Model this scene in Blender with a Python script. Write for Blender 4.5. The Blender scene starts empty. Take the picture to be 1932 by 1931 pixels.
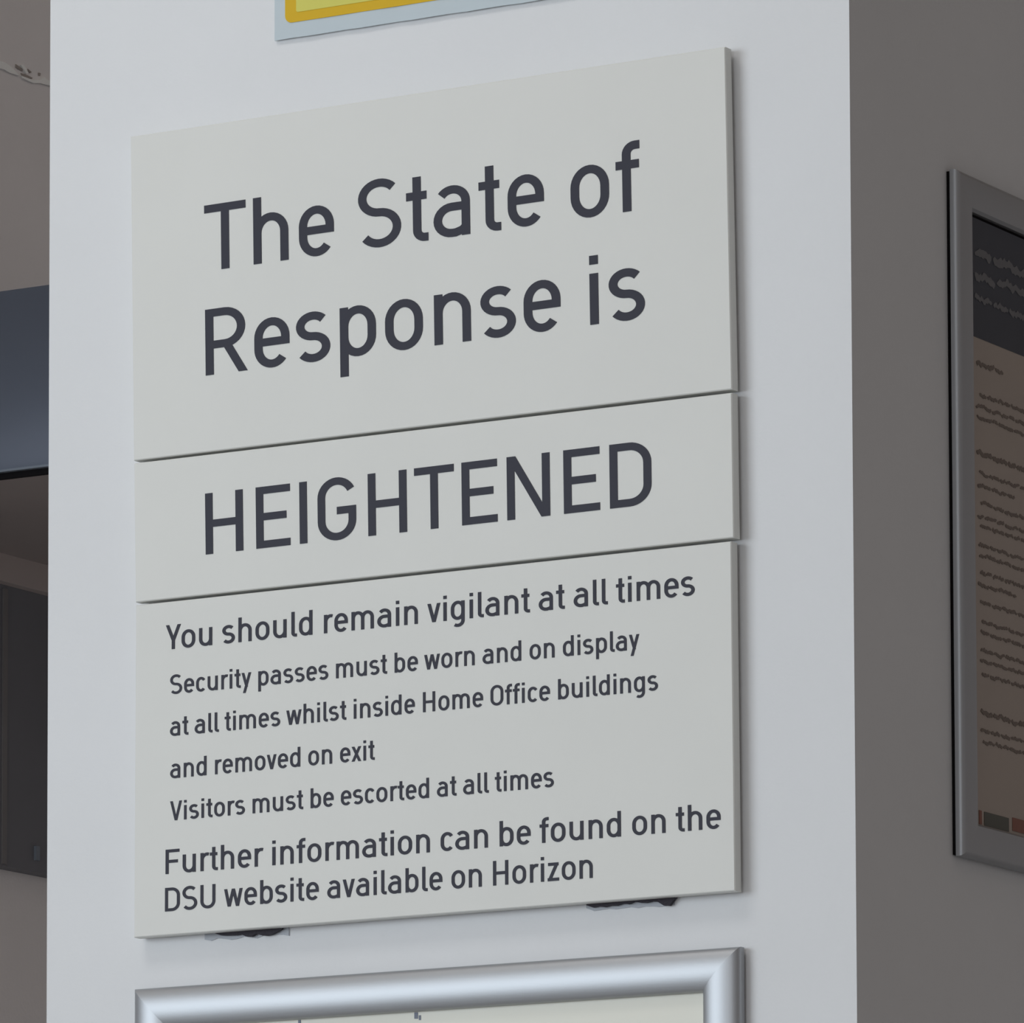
import bpy, bmesh, math, random
from mathutils import Vector, Matrix
random.seed(7)
SC = bpy.context.scene
COL = SC.collection
PI = math.pi

# ------------------------------------------------------------------ camera
F_PX, PP_X, PP_Y = 12398.3, 966.0, 2104.5          # long lens, upper crop of the sensor
YAW, PITCH, ROLL = 0.53046543, 0.09362127, -0.0028902
D_V = Vector((-math.sin(YAW)*math.cos(PITCH), math.cos(YAW)*math.cos(PITCH), math.sin(PITCH)))
R0 = Vector((math.cos(YAW), math.sin(YAW), 0)); U0 = R0.cross(D_V)
R_V = R0*math.cos(ROLL) + U0*math.sin(ROLL)
U_V = -R0*math.sin(ROLL) + U0*math.cos(ROLL)

def ray(px, py):
    return D_V + R_V*((px-PP_X)/F_PX) + U_V*((PP_Y-py)/F_PX)

CAM_DEPTH, EYE = 4.0, 1.62
_c = ray(1609.5, 965.0)*CAM_DEPTH                   # the pillar's near corner is the line X = 0, Y = 0
CAM = Vector((-_c.x, -_c.y, EYE))

def on_y(px, py, y=0.0):
    d = ray(px, py); return CAM + d*((y-CAM.y)/d.y)
def on_x(px, py, x=0.0):
    d = ray(px, py); return CAM + d*((x-CAM.x)/d.x)
def on_z(px, py, z):
    d = ray(px, py); return CAM + d*((z-CAM.z)/d.z)

cd = bpy.data.cameras.new('camera'); cam = bpy.data.objects.new('camera', cd); COL.objects.link(cam)
M = Matrix((R_V, U_V, -D_V)).transposed().to_4x4(); M.translation = CAM
cam.matrix_world = M
cd.sensor_width = 36.0; cd.lens = F_PX/1932*36.0
cd.shift_y = (PP_Y-965.5)/1932; cd.shift_x = 0
cd.clip_start = 0.05; cd.clip_end = 60
SC.camera = cam

# ------------------------------------------------------------------ world, light, exposure
w = bpy.data.worlds.new('world'); SC.world = w; w.use_nodes = True
nt = w.node_tree; bgn = nt.nodes['Background']
tc = nt.nodes.new('ShaderNodeTexCoord'); sx = nt.nodes.new('ShaderNodeSeparateXYZ'); rp = nt.nodes.new('ShaderNodeValToRGB')
mr = nt.nodes.new('ShaderNodeMapRange'); mr.inputs[1].default_value = -1; mr.inputs[2].default_value = 1
nt.links.new(tc.outputs['Generated'], sx.inputs[0]); nt.links.new(sx.outputs[2], mr.inputs[0])
nt.links.new(mr.outputs[0], rp.inputs[0]); nt.links.new(rp.outputs[0], bgn.inputs[0])
e = rp.color_ramp.elements
e[0].position = 0.0; e[0].color = (0.10, 0.097, 0.10, 1)
e[1].position = 1.0; e[1].color = (0.42, 0.395, 0.385, 1)
m_ = rp.color_ramp.elements.new(0.5); m_.color = (0.30, 0.282, 0.280, 1)
bgn.inputs[1].default_value = 0.74

def area(name, loc, target, sx_, sy_, power, color):
    l = bpy.data.lights.new(name, 'AREA'); l.shape = 'RECTANGLE'; l.size = sx_; l.size_y = sy_
    l.energy = power; l.color = color
    o = bpy.data.objects.new(name, l); COL.objects.link(o); o.location = loc
    o.rotation_euler = (Vector(target)-Vector(loc)).to_track_quat('-Z', 'Y').to_euler()
    return o
area('window_daylight', (-3.2, -4.7, 2.7), (-0.3, 0, 2.35), 2.9, 2.2, 112, (0.88, 0.985, 1.075))
area('window_daylight_far', (0.35, -7.0, 2.6), (0.0, 0, 2.35), 2.0, 2.0, 42, (0.93, 0.985, 1.04))
area('ceiling_light_front', (-0.75, -1.25, 4.17), (-0.75, -1.2, 0), 1.1, 0.6, 11.5, (1.0, 0.985, 0.97))
area('fill_light_back', (-0.7, 3.2, 4.17), (-0.7, 3.2, 0), 1.1, 0.6, 5, (1.0, 0.97, 0.95))  # added fill that brightens the grey wall behind; no fixture known here

vs = SC.view_settings
vs.view_transform = 'Standard'; vs.look = 'None'; vs.gamma = 1.0; vs.exposure = -0.07; vs.use_curve_mapping = False
SC.display_settings.display_device = 'sRGB'

# ------------------------------------------------------------------ materials
def lin(r, g, b):
    f = lambda c: (c/255/12.92) if c/255 <= 0.04045 else ((c/255+0.055)/1.055)**2.4
    return (f(r), f(g), f(b), 1)

def mat(name, rgb, rough=0.6, metal=0.0, var=0.0, vscale=30, bump=0.0, bscale=400, coat=0.0, spec=0.5, aniso=0.0, trans=0.0, alpha=1.0):
    m = bpy.data.materials.new(name); m.use_nodes = True
    n = m.node_tree.nodes; L = m.node_tree.links; b = n['Principled BSDF']
    c = lin(*rgb)
    b.inputs['Base Color'].default_value = c; b.inputs['Roughness'].default_value = rough
    b.inputs['Metallic'].default_value = metal; b.inputs['Coat Weight'].default_value = coat
    b.inputs['Coat Roughness'].default_value = 0.15
    b.inputs['Specular IOR Level'].default_value = spec
    b.inputs['Alpha'].default_value = alpha; b.inputs['Transmission Weight'].default_value = trans
    t = n.new('ShaderNodeTexCoord')
    if var:
        no = n.new('ShaderNodeTexNoise'); no.inputs['Scale'].default_value = vscale; no.inputs['Detail'].default_value = 4
        L.new(t.outputs['Object'], no.inputs['Vector'])
        r = n.new('ShaderNodeValToRGB')
        r.color_ramp.elements[0].position = 0.3; r.color_ramp.elements[1].position = 0.7
        r.color_ramp.elements[0].color = tuple(x*(1-var) for x in c[:3])+(1,)
        r.color_ramp.elements[1].color = tuple(min(1, x*(1+var)) for x in c[:3])+(1,)
        L.new(no.outputs[0], r.inputs[0]); L.new(r.outputs[0], b.inputs['Base Color'])
    if bump:
        no = n.new('ShaderNodeTexNoise'); no.inputs['Scale'].default_value = bscale; no.inputs['Detail'].default_value = 3
        L.new(t.outputs['Object'], no.inputs['Vector'])
        bu = n.new('ShaderNodeBump'); bu.inputs['Strength'].default_value = bump; bu.inputs['Distance'].default_value = 0.001
        L.new(no.outputs[0], bu.inputs['Height']); L.new(bu.outputs[0], b.inputs['Normal'])
    return m

MT = dict(
    wall=mat('white_wall_paint', (228, 229, 230), 0.75, var=0.012, vscale=9, bump=0.12, bscale=350, spec=0.2),
    greywall=mat('grey_wall_paint', (238, 233, 231), 0.8, var=0.02, vscale=6, bump=0.2, bscale=250, spec=0.2),
    ceil=mat('ceiling_paint', (226, 214, 203), 0.85, var=0.01),
    floor=mat('floor_vinyl', (188, 187, 187), 0.5, var=0.06, vscale=12),
    board=mat('sign_board_plastic', (223, 223, 218), 0.5, var=0.01, vscale=14, spec=0.3),
    ink=mat('charcoal_vinyl', (46, 46, 58), 0.55, spec=0.3),
    alu=mat('satin_aluminium', (176, 178, 181), 0.47, metal=0.85, bump=0.03, bscale=900),
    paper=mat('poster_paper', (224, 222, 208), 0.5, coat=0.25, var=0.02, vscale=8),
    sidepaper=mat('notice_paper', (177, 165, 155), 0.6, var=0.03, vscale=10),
    header=mat('notice_header_ink', (69, 72, 81), 0.5, spec=0.3),
    headtext=mat('notice_header_lettering', (112, 112, 115), 0.6),
    bodytext=mat('notice_body_ink', (122, 110, 102), 0.7),
    swgreen=mat('dark_green_ink', (92, 92, 84), 0.6),
    swbrown=mat('red_brown_ink', (140, 92, 78), 0.6),
    marks=mat('blue_grey_ink', (120, 126, 140), 0.6),
    greyback=mat('silver_grey_laminate', (194, 205, 210), 0.5, spec=0.25),
    gold=mat('gold_yellow_ink', (216, 176, 40), 0.6, spec=0.2),
    yellow=mat('pale_yellow_ink', (214, 208, 104), 0.6, spec=0.2, var=0.02, vscale=10),
    foam=mat('black_foam_tape', (48, 44, 52), 0.8, bump=0.5, bscale=600),
    film=mat('clear_tape_film', (186, 190, 197), 0.4, alpha=0.6),
    black=mat('black_backing_and_shade', (22, 20, 22), 0.8, spec=0.1),
    hood=mat('blue_grey_enamel', (115, 121, 134), 0.6, spec=0.2, var=0.02, vscale=5),
    lip=mat('pale_blue_trim', (120, 128, 138), 0.5),
    brown=mat('dark_brown_panel', (160, 150, 147), 0.6, var=0.03, vscale=6),
    dark=mat('near_black_panel', (112, 112, 117), 0.6, var=0.04, vscale=7),
    rail=mat('brown_trim', (184, 172, 168), 0.6),
    seam=mat('dark_seam', (122, 119, 119), 0.6),
    tape=mat('torn_pale_tape', (250, 250, 246), 0.7, bump=0.4, bscale=300),
    crack=mat('dark_tear', (165, 155, 148), 0.9),
)

# ------------------------------------------------------------------ helpers
def obj(name, bm, m, parent=None, smooth=False):
    bmesh.ops.recalc_face_normals(bm, faces=bm.faces[:])
    me = bpy.data.meshes.new(name); bm.to_mesh(me); bm.free()
    me.materials.append(m)
    if smooth:
        for p in me.polygons: p.use_smooth = True
    o = bpy.data.objects.new(name, me); COL.objects.link(o)
    if parent is not None:
        o.parent = parent; o.matrix_parent_inverse = parent.matrix_world.inverted()
    return o

def structure(name, bm, m, parent=None):
    o = obj(name, bm, m, parent)
    o['kind'] = 'structure'
    return o

def thing(name, label, cat, loc, group=None):
    o = bpy.data.objects.new(name, None); COL.objects.link(o)
    o.empty_display_size = 0.05
    o.location = loc; o.matrix_world = Matrix.Translation(loc)
    o['label'] = label; o['category'] = cat
    if group: o['group'] = group
    return o

def tag(o, label, cat, group=None):
    o['label'] = label; o['category'] = cat
    if group: o['group'] = group

def box(bm, lo, hi):
    v = [bm.verts.new((x, y, z)) for x in (lo[0], hi[0]) for y in (lo[1], hi[1]) for z in (lo[2], hi[2])]
    for f in ((0, 1, 3, 2), (4, 6, 7, 5), (0, 4, 5, 1), (2, 3, 7, 6), (0, 2, 6, 4), (1, 5, 7, 3)):
        bm.faces.new([v[i] for i in f])
    return v

def prism(bm, pts, vec, chamfer=0.0):
    """solid from a planar outline (front face points) pushed back along vec; optional chamfered front edge"""
    pts = [Vector(p) for p in pts]; vec = Vector(vec)
    c = sum(pts, Vector())/len(pts)
    rings = []
    if chamfer:
        n = len(pts); ins = []
        for i, p in enumerate(pts):
            a = (pts[i-1]-p).normalized(); b = (pts[(i+1) % n]-p).normalized()
            s = max(0.2, math.sin(a.angle(b)))
            ins.append(p+(a+b)*(chamfer/s))
        rings.append([bm.verts.new(p) for p in ins])
        vn = vec.normalized()*chamfer
        rings.append([bm.verts.new(p+vn) for p in pts])
    else:
        rings.append([bm.verts.new(p) for p in pts])
    rings.append([bm.verts.new(p+vec) for p in pts])
    bm.faces.new(rings[0])
    for r0, r1 in zip(rings, rings[1:]):
        for i in range(len(pts)):
            j = (i+1) % len(pts)
            bm.faces.new((r0[i], r0[j], r1[j], r1[i]))
    bm.faces.new(list(reversed(rings[-1])))

# ------------------------------------------------------------------ stroke lettering (DIN-like signage face)
XH, DESC = 0.74, -0.29
def arc(cx, cy, rx, ry, a0, a1, n=10):
    return [(cx+rx*math.cos(math.radians(a0+(a1-a0)*i/n)), cy+ry*math.sin(math.radians(a0+(a1-a0)*i/n))) for i in range(n+1)]

def stadium(x0, x1, y0, y1, k=1.2):
    rx = (x1-x0)/2; ry = min(rx*k, (y1-y0)/2); cx = (x0+x1)/2
    return arc(cx, y1-ry, rx, ry, 0, 180, 16)+arc(cx, y0+ry, rx, ry, 180, 360, 16)

def glyph(ch, w):
    """returns (ink width, strokes, left bearing, right bearing); a stroke is ('l', pts) open, ('c', pts) closed, ('p', pts) horizontally sheared ends"""
    h = w/2; SB, RB, DB = 0.095, 0.065, 0.015
    S = []
    o = 0.008
    if ch in 'nhm':
        top = 1.0 if ch == 'h' else XH
        W = 0.52 if ch != 'm' else 0.86
        S.append(('l', [(h, 0), (h, top)]))
        def arch(x0, x1):
            r = (x1-x0)/2; ry = r*1.15
            y = XH-h+o-ry
            S.append(('l', [(x0, y-0.02)]+arc((x0+x1)/2, y, r, ry, 180, 0, 16)+[(x1, 0)]))
        if ch == 'm':
            arch(h, W/2); arch(W/2, W-h)
        else: arch(h, W-h)
        return W, S, SB, SB-0.005
    if ch == 'u':
        W = 0.52; r = (W-w)/2; ry = r*1.15; y = h-o+ry
        S.append(('l', [(W-h, XH), (W-h, 0)]))
        S.append(('l', [(h, XH)]+arc(W/2, y, r, ry, 180, 360, 16)))
        return W, S, SB-0.005, SB
    if ch == 'r':
        W = 0.34; r = 0.2; ry = 0.23
        S.append(('l', [(h, 0), (h, XH)]))
        S.append(('l', arc(h+r, XH-h+o-ry, r, ry, 180, 72, 12)))
        return W, S, SB, 0.0
    if ch == 'o':
        W = 0.54; S.append(('c', stadium(h, W-h, h-o, XH-h+o))); return W, S, RB, RB
    if ch in 'bdpq':
        W = 0.52; S.append(('c', stadium(h, W-h, h-o, XH-h+o)))
        x = h if ch in 'bp' else W-h
        S.append(('l', [(x, 0 if ch in 'bd' else DESC), (x, 1.0 if ch in 'bd' else XH)]))
        return (W, S, SB, RB) if ch in 'bp' else (W, S, RB, SB)
    if ch == 'g':
        W = 0.52; S.append(('c', stadium(h, W-h, h-o, XH-h+o)))
        b = DESC+h; r = (W-w)/2; ry = 0.2
        S.append(('l', [(W-h, XH)]+arc(W-h-r, b+ry, r, ry, 0, -125, 16)))
        return W, S, RB, SB
    if ch in 'ec':
        W = 0.515 if ch == 'e' else 0.50
        r = (W-w)/2; ry = min(r*1.2, (XH-w)/2); cx = W/2; t = XH-h+o; b = h-o
        body = arc(cx, t-ry, r, ry, 0 if ch == 'e' else 32, 180, 16)+arc(cx, b+ry, r, ry, 180, 322, 16)
        if ch == 'e':
            body = [(W-h, 0.385-h)]+body
            S.append(('l', [(h, 0.385), (W-w*0.3, 0.385)]))
        S.append(('l', body)); return W, S, RB, (0.05 if ch == 'e' else 0.01)
    if ch == 'a':
        W = 0.525; r = (W-w)/2-0.01; t = XH-h+o
        S.append(('l', arc(W-h-r, t-r*0.95, r, r*0.95, 145, 0, 14)+[(W-h, 0)]))
        bt, bb = 0.435, h-o; ry = (bt-bb)/2
        S.append(('l', [(W-h, bt), (h+ry*1.05, bt)]+arc(h+ry*1.05, bb+ry, ry*1.05, ry, 90, 270, 14)+[(W-h-0.15, bb), (W-h-0.05, bb+0.03), (W-h+0.02, bb+0.10)]))
        return W, S, 0.045, SB
    if ch in 'sS':
        H = XH if ch == 's' else 1.0
        W = 0.50 if ch == 's' else 0.63
        t = H-h+o; b = h-o; r = (W-w)/2; mid = (t+b)/2+0.01; r1 = (t-mid)/2; r2 = (mid-b)/2
        S.append(('l', arc(W/2, t-r1, r*0.97, r1, 38, 270, 22)[:-1]+arc(W/2, b+r2, r, r2, 90, -145, 22)))
        return W, S, 0.04, 0.045
    if ch == 't':
        W = 0.315; x = 0.155; r = 0.11
        S.append(('l', [(x, 0.95), (x, h+r)]+arc(x+r, h+r-o, r, r, 180, 270, 8)[1:]+[(W, h-o)]))
        S.append(('l', [(0, XH-h-0.01), (W-0.02, XH-h-0.01)]))
        return W, S, 0.03, 0.03
    if ch == 'f':
        W = 0.335; x = 0.15; r = 0.12
        S.append(('l', [(x, 0), (x, 1-h-r)]+arc(x+r, 1-h-r, r, r, 180, 90, 8)[1:]+[(W, 1-h)]))
        S.append(('l', [(0, XH-h-0.01), (W-0.01, XH-h-0.01)]))
        return W, S, 0.03, 0.02
    if ch == 'i':
        S.append(('l', [(h, 0), (h, XH)])); S.append(('l', [(h, 0.87), (h, 1.0)])); return w, S, SB, SB
    if ch == 'l':
        W = 0.215; r = 0.1
        S.append(('l', [(h, 1.0), (h, h+r)]+arc(h+r, h+r-o, r, r, 180, 270, 8)[1:]+[(W, h-o)]))
        return W, S, SB, 0.02
    if ch in 'vV':
        W, H = (0.50, XH) if ch == 'v' else (0.62, 1.0); k = h*1.08
        S.append(('p', [(k, H), (W/2, 0)])); S.append(('p', [(W-k, H), (W/2, 0)])); return W, S, DB, DB
    if ch == 'w':
        W = 0.78; H = XH; k = h*1.04
        for a, b in ((k, 0.215), (W/2, 0.215), (W/2, W-0.215), (W-k, W-0.215)): S.append(('p', [(a, H), (b, 0)]))
        return W, S, DB, DB
    if ch == 'x':
        W = 0.50; k = h*1.2
        S.append(('p', [(k, XH), (W-k, 0)])); S.append(('p', [(W-k, XH), (k, 0)])); return W, S, DB, DB
    if ch == 'y':
        W = 0.50; k = h*1.08
        S.append(('p', [(k, XH), (W/2+0.015, 0.02)])); S.append(('p', [(W-k, XH), (W/2-0.105, DESC)]))
        return W, S, DB, DB
    if ch == 'z':
        W = 0.45
        S.append(('l', [(0.02, XH-h), (W-0.02, XH-h)])); S.append(('l', [(0, h), (W, h)])); S.append(('p', [(W-h-0.03, XH-h), (h+0.02, h)]))
        return W, S, 0.05, 0.05
    if ch == 'T':
        W = 0.62; S.append(('l', [(0, 1-h), (W, 1-h)])); S.append(('l', [(W/2, 0), (W/2, 1-h)])); return W, S, DB, DB
    if ch == 'H':
        W = 0.61
        for x in (h, W-h): S.append(('l', [(x, 0), (x, 1)]))
        S.append(('l', [(h, 0.5), (W-h, 0.5)])); return W, S, SB+0.01, SB+0.01
    if ch in 'EF':
        W = 0.55
        S.append(('l', [(h, 0), (h, 1)])); S.append(('l', [(h, 1-h), (W, 1-h)])); S.append(('l', [(h, 0.51), (W-0.06, 0.51)]))
        if ch == 'E': S.append(('l', [(h, h), (W, h)]))
        return W, S, SB+0.01, 0.045
    if ch == 'I':
        S.append(('l', [(h, 0), (h, 1)])); return w, S, SB+0.01, SB+0.01
    if ch == 'N':
        W = 0.66
        for x in (h, W-h): S.append(('l', [(x, 0), (x, 1)]))
        S.append(('p', [(h*1.15, 1), (W-h*1.15, 0)])); return W, S, SB+0.01, SB+0.01
    if ch in 'OU':
        W = 0.63
        if ch == 'O': S.append(('c', stadium(h, W-h, h-o, 1-h+o, 1.05))); return W, S, RB, RB
        r = (W-w)/2; S.append(('l', [(h, 1)]+arc(W/2, h+r-o, r, r, 180, 360, 18)+[(W-h, 1)])); return W, S, SB, SB
    if ch == 'D':
        W = 0.63; r = 0.27
        S.append(('c', [(h, h), (W-h-r, h)]+arc(W-h-r, h+r, r, r, -90, 0, 10)[1:]+arc(W-h-r, 1-h-r, r, r, 0, 90, 10)+[(h, 1-h)]))
        return W, S, SB+0.01, RB
    if ch == 'R':
        W = 0.62; t = 1-h; m = 0.455; r = (t-m)/2; xr = W-h-0.03-r
        S.append(('l', [(h, 0), (h, 1)]))
        S.append(('l', [(h, t), (xr, t)]+arc(xr, t-r, r, r, 90, -90, 16)[1:]+[(h, m)]))
        S.append(('p', [(W*0.50, m), (W-h*1.1, 0)])); return W, S, SB+0.01, DB+0.02
    if ch == 'G':
        W = 0.61; r = (W-w)/2; ry = r*1.05; t = 1-h+o; b = h-o
        S.append(('l', arc(W/2, t-ry, r, ry, 25, 180, 16)+arc(W/2, b+ry, r, ry, 180, 360, 18)+[(W-h, 0.47), (W*0.5, 0.47)]))
        return W, S, RB, SB-0.01
    if ch == 'Y':
        W = 0.60; k = h*1.08
        S.append(('l', [(W/2, 0), (W/2, 0.42)])); S.append(('p', [(k, 1), (W/2, 0.36)])); S.append(('p', [(W-k, 1), (W/2, 0.36)]))
        return W, S, DB, DB-0.05
    raise ValueError(ch)

def outline(kind, pts, w):
    """left and right offset points of a centre line"""
    h = w/2; n = len(pts); L, R = [], []
    if kind == 'p':
        (x0, y0), (x1, y1) = pts
        dx, dy = x1-x0, y1-y0; hw = h*math.hypot(dx, dy)/abs(dy)*0.97
        return [(x0-hw, y0), (x1-hw, y1)], [(x0+hw, y0), (x1+hw, y1)]
    def nrm(a, b):
        dx, dy = b[0]-a[0], b[1]-a[1]; l = math.hypot(dx, dy) or 1e-9
        return (-dy/l, dx/l)
    for i, p in enumerate(pts):
        if kind == 'c': n0, n1 = nrm(pts[i-1], p), nrm(p, pts[(i+1) % n])
        else:
            n0 = nrm(pts[i-1], p) if i else None; n1 = nrm(p, pts[i+1]) if i < n-1 else None
            n0 = n0 or n1; n1 = n1 or n0
        mx, my = n0[0]+n1[0], n0[1]+n1[1]; q = mx*mx+my*my
        k = 2/q if q > 0.25 else 2/0.25
        mx, my = mx*k, my*k
        L.append((p[0]+mx*h, p[1]+my*h)); R.append((p[0]-mx*h, p[1]-my*h))
    return L, R

def dedupe(pts):
    out = [pts[0]]
    for p in pts[1:]:
        if math.hypot(p[0]-out[-1][0], p[1]-out[-1][1]) > 1e-4: out.append(p)
    return out

def layout(text, w, track=0.0, space=0.26):
    x = 0.0; out = []; first = True; width = 0; word = 0
    for ch in text:
        if ch == ' ':
            x += space; word += 1; continue
        W, S, lb, rb = glyph(ch, w)
        if not first: x += lb+track
        first = False
        for k, pts in S: out.append((k, [(px+x, py) for px, py in dedupe(pts)], word))
        width = x+W; x += W+rb
    return out, width

def add_lettering(bm, text, w, place, nrm, thick=0.0003, only=None, **kw):
    """place(u, v): u along the line 0..1, v in cap heights -> point on the surface"""
    strokes, width = layout(text, w, **kw)
    for si, (k, pts, wi) in enumerate(strokes):
        if only is not None and wi != only: continue
        L, R = outline(k, pts, w)
        th = thick+(si % 6)*5e-6                # overlapping strokes never share a plane
        fl = [[bm.verts.new(place(x/width, y)+nrm*th) for x, y in s] for s in (L, R)]
        bl = [[bm.verts.new(place(x/width, y)) for x, y in s] for s in (L, R)]
        n = len(pts); rng = range(n if k == 'c' else n-1)
        for i in rng:
            j = (i+1) % n
            bm.faces.new((fl[0][i], fl[0][j], fl[1][j], fl[1][i]))
            bm.faces.new((bl[0][i], bl[1][i], bl[1][j], bl[0][j]))
            bm.faces.new((fl[0][i], bl[0][i], bl[0][j], fl[0][j]))
            bm.faces.new((fl[1][i], fl[1][j], bl[1][j], bl[1][i]))
        if k != 'c':
            for i in (0, n-1): bm.faces.new((fl[0][i], fl[1][i], bl[1][i], bl[0][i]))

# ------------------------------------------------------------------ the setting
pl_left = on_y(91.5, 965).x
H_ROOM = 4.2
bm = bmesh.new()
box(bm, (pl_left, 0, 0), (0, 0.62, H_ROOM))
structure('pillar', bm, MT['wall'])

# unit seen past the pillar: positions from its overhang's front plane
Y_H = 1.7
ps = on_y(45, 899, Y_H)                       # front edge of the soffit
Z_S = ps.z
pb = on_z(45, 1055, Z_S)                      # where the soffit meets the body below
X_B = pb.x
X_W = X_B-0.03
bm = bmesh.new(); box(bm, (X_W-0.2, 1.0, 0), (X_W, 5.0, H_ROOM)); structure('wall_left', bm, MT['greywall'])
bm = bmesh.new(); box(bm, (X_W-0.2, 5.0, 0), (5.5, 5.2, H_ROOM)); structure('wall_back', bm, MT['greywall'])
bm = bmesh.new(); box(bm, (-6, -8, -0.1), (5.5, 5.2, 0)); structure('floor', bm, MT['floor'])
bm = bmesh.new(); box(bm, (-6, -8, H_ROOM), (5.5, 5.2, H_ROOM+0.1)); structure('ceiling', bm, MT['ceil'])

# ------------------------------------------------------------------ the three sign boards
BT, STAND = 0.0078, 0.0034
YF = -(BT+STAND)
Nf = Vector((0, -1, 0))
quads = [((246, 258), (1368, 88), (1381, 734.5), (252, 869.5)),
         ((252.5, 874.5), (1380.5, 741), (1384.5, 1014.5), (255.5, 1137)),
         ((256, 1142.5), (1379.5, 1021.5), (1387, 1681.5), (252.5, 1770))]
def sign_board(q, label):
    p = [on_y(x, y, YF) for x, y in q]
    t = thing('sign_board', label, 'sign', ((p[2]+p[3])/2+Vector((0, -YF, 0))), 'boards of the three-part security notice')
    bm = bmesh.new(); prism(bm, p, (0, BT, 0), chamfer=0.0006)
    obj('panel', bm, MT['board'], t)
    for k in (0.12, 0.88):                      # foam fixings that hold the board off the wall
        for v in (0.2, 0.8):
            c = (p[0]*(1-k)+p[1]*k)*(1-v)+(p[3]*(1-k)+p[2]*k)*v
            bm = bmesh.new(); box(bm, (c.x-0.02, YF+BT, c.z-0.012), (c.x+0.02, 0, c.z+0.012))
            obj('foam_fixing', bm, MT['foam'], t)
    return t, q
B1 = sign_board(quads[0], 'large upper white board reading The State of Response is')
B2 = sign_board(quads[1], 'narrow middle white board reading HEIGHTENED, between the two taller boards')
B3 = sign_board(quads[2], 'lower white board of security instructions with black tape showing under its bottom edge')

def lerp(a, b, t): return a+(b-a)*t
def text_line(board, text, x0, x1, base0, base1, cap0, cap1, w, name='lettering', split=False, **kw):
    """baseline through two measured points, ink from x0 to x1; cap heights in photo pixels at either end"""
    root, q = board
    sl = (base1[1]-base0[1])/(base1[0]-base0[0])
    ya, yb = base0[1]+(x0-base0[0])*sl, base0[1]+(x1-base0[0])*sl
    def lean(x):                                # x shift per pixel upward, follows the board's own sides
        l = (q[0][0]-q[3][0])/(q[3][1]-q[0][1]); r = (q[1][0]-q[2][0])/(q[2][1]-q[1][1])
        return lerp(l, r, (x-q[3][0])/(q[2][0]-q[3][0]))
    A, B = on_y(x0, ya, YF), on_y(x1, yb, YF)
    At = on_y(x0+lean(x0)*cap0, ya-cap0, YF); Bt = on_y(x1+lean(x1)*cap1, yb-cap1, YF)
    def place(u, v): return A.lerp(B, u)+(At-A).lerp(Bt-B, u)*v
    for only in (range(len(text.split())) if split else (None,)):
        bm = bmesh.new(); add_lettering(bm, text, w, place, Nf, only=only, **kw)
        obj(name, bm, MT['ink'], root)

text_line(B1, 'The State of', 386.7, 1208.5, (425.7, 507), (1184, 399.5), 124, 132, 0.120, track=0.003, split=True)
text_line(B1, 'Response is', 388.5, 1217.5, (397, 708), (1121, 612.6), 124, 131, 0.120, track=0.003, split=True)
text_line(B2, 'HEIGHTENED', 388.5, 1230, (397, 1046), (1155, 960), 115, 121, 0.120)
text_line(B3, 'You should remain vigilant at all times', 313, 1311, (324.4, 1225.5), (1299, 1124.6), 46, 49, 0.125)
text_line(B3, 'Security passes must be worn and on display', 321, 1206.5, (334, 1309.6), (1046, 1241), 36.5, 39, 0.130)
text_line(B3, 'at all times whilst inside Home Office buildings', 321, 1241.5, (328.4, 1389), (1234, 1303.5), 36.5, 39, 0.130)
text_line(B3, 'and removed on exit', 321.3, 707, (330, 1468.8), (703, 1434.3), 36.5, 38, 0.130)
text_line(B3, 'Visitors must be escorted at all times', 321, 1045, (332, 1548.3), (1036, 1486), 36.5, 39, 0.130)
text_line(B3, 'Further information can be found on the', 312.5, 1360, (314, 1650), (1349, 1564.3), 46, 49, 0.125)
text_line(B3, 'DSU website available on Horizon', 311.5, 1118.5, (314, 1720.6), (1114.8, 1657.3), 44.5, 47, 0.125)

# black foam tape and torn film showing beneath the lower board
def ragged(bm, x0, x1, ytop0, ytop1, drops, y_front, y_back, up=14):
    n = len(drops)-1; top, bot = [], []
    for i, d in enumerate(drops):
        t = i/n; x = lerp(x0, x1, t); yt = lerp(ytop0, ytop1, t)
        top.append(on_y(x, yt-up, y_front)); bot.append(on_y(x, yt+d, y_front))
    outl = top+bot[::-1]
    prism(bm, outl, (0, y_back-y_front, 0))
bt_y = lambda x: 1770-(x-252.5)*0.0780+1.0
def pad(x0, x1, drops, film):
    bm = bmesh.new(); ragged(bm, x0, x1, bt_y(x0), bt_y(x1), drops, -0.0036, -0.0010)
    o = obj('adhesive_tape', bm, MT['foam'], B3[0]); o['label'] = 'ragged black foam tape'
    for (a, b, dr) in film:
        bm = bmesh.new(); ragged(bm, a, b, bt_y(a), bt_y(b), dr, -0.0009, -0.0002, up=10)
        obj('tape_film', bm, MT['film'], o)
    return o
pad(406, 531, [3, 7, 8, 8.5, 9, 8, 13, 14, 9, 13, 14.5, 13, 9, 4], [(386, 545, [13, 16, 12, 14, 17, 16, 13, 15, 18, 14, 16, 14, 15, 18])])
pad(1106, 1274, [4, 9, 8, 10, 8, 9, 6, 8, 4, 7, 8, 6, 8, 16, 17, 3], [(1106, 1272, [10, 16, 15, 14, 16, 15, 14, 17, 15, 16, 18, 17, 16])])

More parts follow.
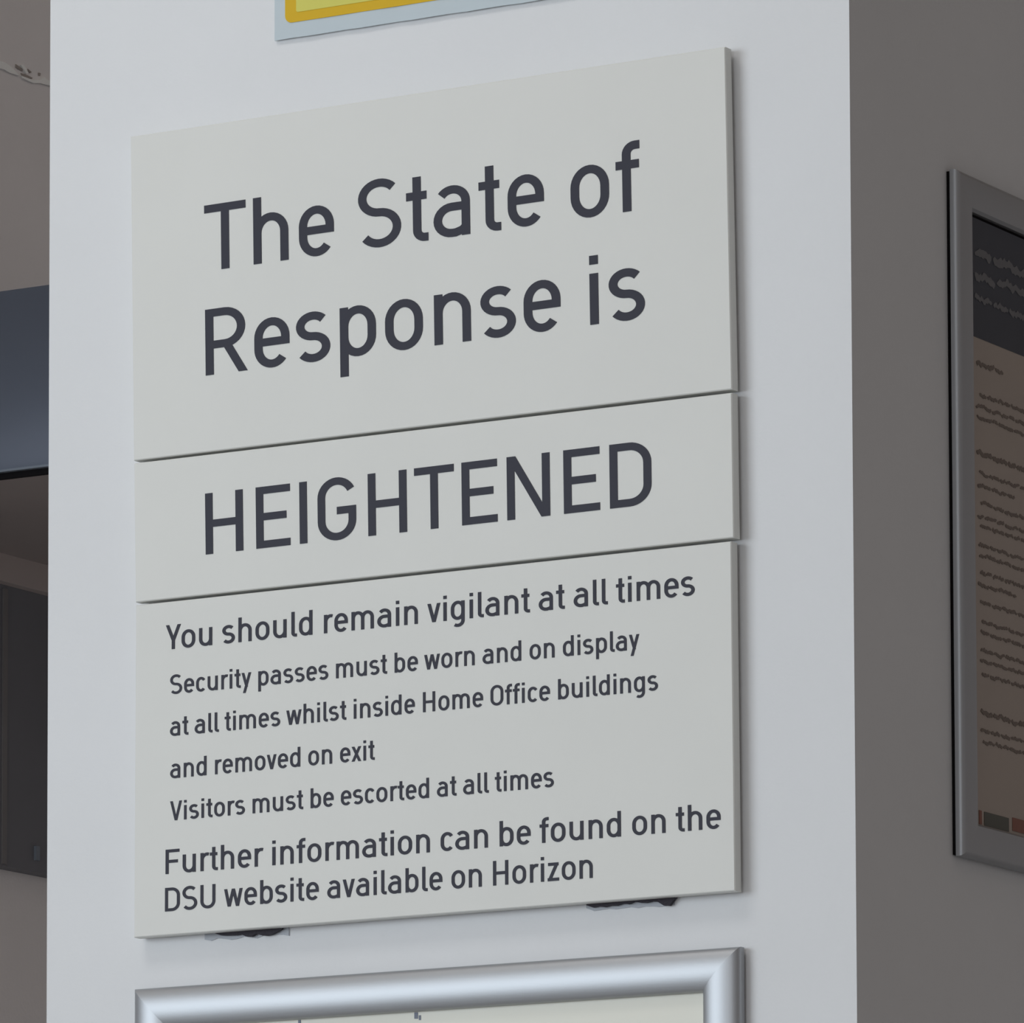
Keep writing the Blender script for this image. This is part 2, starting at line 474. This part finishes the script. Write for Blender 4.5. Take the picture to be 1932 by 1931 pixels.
# ------------------------------------------------------------------ yellow notice above the boards
YN = -0.0022
c0, c1 = on_y(518, 77, YN), on_y(1033, -2, YN)
ax = (c1-c0).normalized(); up = Vector((0, 0, 1))
ax = Vector((ax.x, 0, ax.z)).normalized()
t = thing('warning_notice', 'grey-bordered yellow notice at the top of the pillar, cut off by the picture edge', 'notice', c0+Vector((0, -YN, 0)))
def quad_on(o_, u0, u1, v0, v1, y=0.0): return [o_+ax*u+up*v+Vector((0, y, 0)) for u, v in ((u0, v0), (u1, v0), (u1, v1), (u0, v1))]
def rounded(o_, u0, u1, v0, v1, r, y):
    pts = []
    for cx, cy, a0 in ((u0+r, v0+r, 180), (u1-r, v0+r, 270), (u1-r, v1-r, 0), (u0+r, v1-r, 90)):
        pts += [o_+ax*a+up*b+Vector((0, y, 0)) for a, b in arc(cx, cy, r, r, a0, a0+90, 6)]
    return pts
NW, NH = 0.315, 0.225
bm = bmesh.new()
sheet = []
NSEG = 24
for i in range(NSEG+1):                       # the laminated sheet's lower edge stands a hair off the wall
    u = NW*i/NSEG
    sheet.append((u, 0.0))
front = [c0+ax*u+up*(0.00015*math.sin(i*2.1))+Vector((0, -0.0004*abs(math.sin(i*0.9)), 0)) for i, (u, v) in enumerate(sheet)]
topv = [c0+ax*u+up*NH for u, v in sheet]
fv = [bm.verts.new(p) for p in front]; tv = [bm.verts.new(p) for p in topv]
fb = [bm.verts.new(p+Vector((0, 0.0008, 0))) for p in front]; tb = [bm.verts.new(p+Vector((0, -YN, 0))) for p in topv]
for i in range(NSEG):
    bm.faces.new((fv[i], fv[i+1], tv[i+1], tv[i])); bm.faces.new((fb[i], tb[i], tb[i+1], fb[i+1]))
    bm.faces.new((fv[i], fb[i], fb[i+1], fv[i+1])); bm.faces.new((tv[i], tv[i+1], tb[i+1], tb[i]))
for i in (0, NSEG): bm.faces.new((fv[i], tv[i], tb[i], fb[i]))
obj('laminated_sheet', bm, MT['greyback'], t)
bx, bz = 0.0085, 0.0101
bm = bmesh.new(); prism(bm, rounded(c0, bx, NW-bx, bz, NH-bz, 0.005, -0.0008), (0, 0.0007, 0)); obj('border', bm, MT['gold'], t)
bm = bmesh.new(); prism(bm, rounded(c0, bx+0.0086, NW-bx-0.0086, bz+0.0062, NH-bz-0.0062, 0.0015, -0.0011), (0, 0.0006, 0)); obj('yellow_field', bm, MT['yellow'], t)

# ------------------------------------------------------------------ snap frames
def rail(bm, O, a, b, n, W, H, side, rw, T, base, dome=True):
    """one mitred rail of a rectangle O + a*[0,W] + b*[0,H]; rounded section"""
    prof = [(0, base), (0, base+T*0.45)]
    for k in range(0, 15):
        th = PI-PI*k/14*0.93
        prof.append((rw*0.5+rw*0.5*math.cos(th), base+T*0.45+T*0.55*math.sin(th)))
    if not dome:                                # flat face with a rounded outer edge
        prof = [(0, base), (0, base+T*0.35)]
        for k in range(1, 11):
            th = PI-PI/2*k/10
            prof.append((0.0034+0.0034*math.cos(th), base+T*0.35+T*0.65*math.sin(th)))
        prof += [(rw*0.6, base+T*0.97), (rw*0.93, base+T*0.85)]
    prof += [(rw, base+T*0.5), (rw, base)]
    def pt(q, hgt, end):
        if side == 'top': u, v = (q, H-q) if end == 0 else (W-q, H-q)
        elif side == 'bottom': u, v = (q, q) if end == 0 else (W-q, q)
        elif side == 'left': u, v = (q, q) if end == 0 else (q, H-q)
        else: u, v = (W-q, q) if end == 0 else (W-q, H-q)
        return O+a*u+b*v+n*hgt
    r0 = [bm.verts.new(pt(q, h_, 0)) for q, h_ in prof]; r1 = [bm.verts.new(pt(q, h_, 1)) for q, h_ in prof]
    m = len(prof)
    for i in range(m):
        j = (i+1) % m; bm.faces.new((r0[i], r0[j], r1[j], r1[i]))
    bm.faces.new(r0); bm.faces.new(list(reversed(r1)))

def snap_frame(t, O, a, b, n, W, H, rw, T, stand, paper, dome=True, inset=0.3, gap=0.0):
    for side in ('top', 'bottom', 'left', 'right'):
        bm = bmesh.new(); rail(bm, O, a, b, n, W, H, side, rw, T, stand, dome)
        o = obj('frame_rail', bm, MT['alu'], t)
        me = o.data
        for p in me.polygons: p.use_smooth = len(p.vertices) == 4 and p.area > 0
        me.set_sharp_from_angle(angle=math.radians(35))
    bm = bmesh.new()
    q = rw*inset
    prism(bm, [O+a*u+b*v+n*stand for u, v in ((q, q), (W-q, q), (W-q, H-q), (q, H-q))], -n*stand); obj('backing_board', bm, MT['black'], t)
    q = rw*0.6; z = stand+0.0012
    top = H-max(q, rw+gap) if gap else H-q       # a short sheet leaves the black backing showing under the top rail
    prismo = [O+a*u+b*v+n*z for u, v in ((q, q), (W-q, q), (W-q, top), (q, top))]
    bm = bmesh.new(); prism(bm, prismo, -n*0.0010)
    return obj('poster', bm, paper, t), z

# frame at the foot of the picture, on the front face
FS, FT = 0.0022, 0.0095
tl, tr = on_y(255.5, 1867.5, -FS-FT*0.45), on_y(1398, 1787, -FS-FT*0.45)
a = (tr-tl); a.y = 0; FW = a.length; a.normalize(); b = Vector((-a.z, 0, a.x)); FH = 0.58
O = Vector((tl.x, 0, tl.z))-b*FH
t = thing('snap_frame', 'silver snap frame under the white boards on the lit face of the pillar', 'picture frame', O+a*FW/2)
po, z = snap_frame(t, O, a, b, Nf, FW, FH, 0.0262, FT, FS, MT['paper'])
for (px, py, wd, ht) in ((565, 1929, 5, 7), (785, 1917, 7, 12), (792, 1921, 4, 9)):
    p = [on_y(px-wd/2, py-ht/2, -z-0.0002), on_y(px+wd/2, py-ht/2-wd*.07, -z-0.0002), on_y(px+wd/2, py+ht/2, -z-0.0002), on_y(px-wd/2, py+ht/2, -z-0.0002)]
    bm = bmesh.new(); prism(bm, p, (0, 0.0002, 0)); obj('printed_mark', bm, MT['marks'], po)

# frame on the shaded side face
Ns = Vector((1, 0, 0)); SS, ST = 0.0026, 0.0062
tl = on_x(1803, 320, SS+ST*0.5); bl = on_x(1808.5, 1614, SS+ST*0.5)
a = Vector((0, 1, 0)); b = Vector((0, 0, 1)); SH = (tl-bl).z; SWD = 0.34
O = Vector((0, (tl.y+bl.y)/2, bl.z))
t = thing('snap_frame', 'grey snap frame holding a printed notice on the shaded side of the pillar', 'picture frame', O+a*SWD/2)
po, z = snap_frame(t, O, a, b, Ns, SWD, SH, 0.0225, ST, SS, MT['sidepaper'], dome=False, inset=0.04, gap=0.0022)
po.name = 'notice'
XP = z+0.0002
def strip(bm, y0, y1, z0, z1, x=XP, th=0.0002):
    box(bm, (x-th, y0, z0), (x, y1, z1))
q = 0.0225*0.6
hz = on_x(1836, 634, XP).z
bm = bmesh.new(); strip(bm, O.y+q+0.0001, O.y+SWD-q-0.0001, hz, O.z+SH-0.0225-0.0023); hd = obj('header', bm, MT['header'], po)
def squiggle(bm, px, py, px_end, hgt, wt, x=XP+0.0002, seed=0):
    """an illegible printed line: uneven smears of ink broken into words"""
    rnd = random.Random(seed); p = on_x(px, py, x); y, zc = p.y, p.z
    yend = min(on_x(min(px_end, 2400), py, x).y, O.y+SWD-q-0.012)
    while y < yend-0.002:
        ln = min(hgt*rnd.uniform(2.5, 8.0), yend-y); n = max(3, int(ln/(hgt*0.35)))
        f, g = [], []
        mid = 0.0
        for i in range(n+1):
            mid = 0.6*mid+rnd.uniform(-0.22, 0.22)*hgt
            k = 0.35 if i in (0, n) else 1.0
            f.append((y+ln*i/n, zc+mid+k*wt*rnd.uniform(0.45, 1.1))); g.append((y+ln*i/n, zc+mid-k*wt*rnd.uniform(0.45, 1.1)))
        pts = f+g[::-1]
        prism(bm, [(x, a_, b_) for a_, b_ in pts], (-0.0002, 0, 0))
        y += ln+hgt*rnd.uniform(0.25, 0.6)
HB = XP+0.0003
for py, hgt, pe, sd in ((478, 0.0078, 2400, 3), (515, 0.0072, 2400, 9), (560, 0.0052, 2400, 5)):
    bm = bmesh.new(); squiggle(bm, 1839, py, pe, hgt*0.8, hgt*0.42, HB, sd); obj('header_text', bm, MT['headtext'], hd)
lines = [(1843, 684, 1893), (1849, 744, 2400), (1842, 765, 2400), (1844, 786, 2400), (1843, 853, 2400), (1848, 892, 2400), (1845, 914, 1917),
         (1851, 949, 2400), (1845, 972, 2400), (1850, 992, 2400), (1847, 1027, 2400), (1848, 1047, 2400), (1850, 1080, 2400), (1846, 1101, 1918),
         (1850, 1136, 2400), (1853, 1173, 2400), (1851, 1193, 2400), (1851, 1226, 2400), (1850, 1246, 2400), (1853, 1272, 2400),
         (1851, 1344, 2400), (1851, 1377, 2400), (1855, 1399, 2400)]
for i, (px, py, pe) in enumerate(lines):
    bold = py in (853, 1344, 684)
    bm = bmesh.new(); squiggle(bm, px, py, pe, 0.0028 if not bold else 0.0034, 0.0012 if not bold else 0.0017, XP+0.0002, 20+i)
    obj('text_line', bm, MT['bodytext'], po)
for x0, x1, y0, y1, mm in ((1847, 1852, 1529, 1555, 'swbrown'), (1857, 1903, 1532, 1558, 'swgreen'), (1910, 1958, 1543, 1568, 'swbrown'), (1965, 2012, 1554, 1578, 'swgreen')):
    p0, p1 = on_x(x0, y0, XP), on_x(x1, y0, XP)
    bm = bmesh.new(); zz = on_x(x0, y1, XP).z; strip(bm, p0.y, p1.y, zz, p0.z, XP+0.0002, 0.0002); obj('colour_block', bm, MT[mm], po)

# ------------------------------------------------------------------ dark unit seen past the pillar's left edge
t = thing('wall_unit', 'dark overhanging unit on the grey wall, glimpsed past the left edge of the pillar', 'cabinet', Vector((X_W, pb.y, on_x(45, 1636, X_B).z)))
zt = on_y(45, 544, Y_H-0.20).z
zl = on_y(45, 886, Y_H).z
XH0, XH1 = X_W, ps.x+0.35
# hood: face overhangs at the top, a profile shaped to shade darker there
prof = []
for k in range(13):
    s = k/12
    zz = lerp(zt, zl, s); yy = Y_H-0.20*((1-s)**2.4)
    prof.append((yy, zz))
bm = bmesh.new()
ringL = [bm.verts.new((XH0, y, z_)) for y, z_ in prof]+[bm.verts.new((XH0, Y_H+1.9, zl)), bm.verts.new((XH0, Y_H+1.9, zt))]
ringR = [bm.verts.new((XH1, y, z_)) for y, z_ in prof]+[bm.verts.new((XH1, Y_H+1.9, zl)), bm.verts.new((XH1, Y_H+1.9, zt))]
m = len(ringL)
for i in range(m): bm.faces.new((ringL[i], ringL[(i+1) % m], ringR[(i+1) % m], ringR[i]))
bm.faces.new(ringL); bm.faces.new(ringR)
o = obj('hood', bm, MT['hood'], t)
for p in o.data.polygons: p.use_smooth = len(p.vertices) == 4
o.data.set_sharp_from_angle(angle=math.radians(30))
bm = bmesh.new(); box(bm, (XH0, Y_H-0.006, zl-0.0012), (XH1, Y_H+0.02, zl+0.001)); obj('lip', bm, MT['lip'], t)
bm = bmesh.new(); box(bm, (XH0, Y_H, Z_S-0.0004), (XH1, Y_H+0.004, zl-0.0012)); obj('shade_strip', bm, MT['black'], t)  # black strip standing in for the shadow line under the lip
bm = bmesh.new(); box(bm, (XH0, Y_H+0.004, Z_S-0.0), (XH1, Y_H+1.9, zl)); obj('soffit', bm, MT['brown'], t)
zr = on_x(45, 1107, X_B).z; zb = on_x(45, 1637, X_B).z
y0 = Y_H+0.03
bm = bmesh.new(); box(bm, (X_W, y0, zb), (X_B-0.012, Y_H+1.85, zr)); o = obj('lower_panel', bm, MT['dark'], t)
p_ = on_x(8, 1300, X_B-0.012)
bm = bmesh.new(); box(bm, (X_B-0.012, p_.y-0.004, zb+0.002), (X_B-0.0105, p_.y+0.004, zr-0.004)); obj('seam_strip', bm, MT['seam'], o)
p_ = on_x(68, 1612, X_B-0.012)
bm = bmesh.new(); box(bm, (X_B-0.012, p_.y-0.004, p_.z-0.007), (X_B-0.009, p_.y+0.003, p_.z+0.008)); obj('clip', bm, MT['lip'], o)
bm = bmesh.new(); box(bm, (X_W, y0, zr), (X_B, Y_H+1.85, Z_S)); obj('trim_rail', bm, MT['rail'], t)

# torn pale tape left on the grey wall
def blob(bm, pts, x, th):
    prism(bm, [on_x(px, py, x) for px, py in pts], (-th, 0, 0))
t = thing('torn_tape', 'torn pale strip of tape stuck across the grey wall, above the dark unit', 'tape', on_x(45, 140, X_W))
bm = bmesh.new()
blob(bm, [(-30, 104), (-5, 114), (8, 117), (20, 125), (30, 135), (37, 143), (30, 141), (18, 137), (8, 131), (-6, 128), (-30, 117)], X_W+0.002, 0.002)
blob(bm, [(41, 143), (52, 147), (62, 151), (74, 151), (84, 146), (92, 152), (110, 160), (108, 165), (88, 160), (76, 157), (64, 157), (54, 153), (44, 148)], X_W+0.002, 0.002)
blob(bm, [(44, 122), (49, 128), (54, 138), (50, 139), (45, 131), (40, 123)], X_W+0.0025, 0.0025)
obj('tape_strip', bm, MT['tape'], t)
bm = bmesh.new()
blob(bm, [(30, 121), (36, 125), (44, 131), (42, 134), (34, 130), (30, 127)], X_W+0.001, 0.001)
blob(bm, [(40, 138), (50, 141), (62, 147), (60, 149), (50, 146), (42, 142)], X_W+0.001, 0.001)
blob(bm, [(53, 130), (60, 136), (57, 138), (54, 134)], X_W+0.001, 0.001)
blob(bm, [(73, 137), (77, 138), (76, 143), (73, 142)], X_W+0.001, 0.001)
o = obj('tear', bm, MT['crack'], t); o['label'] = 'dark torn patches'
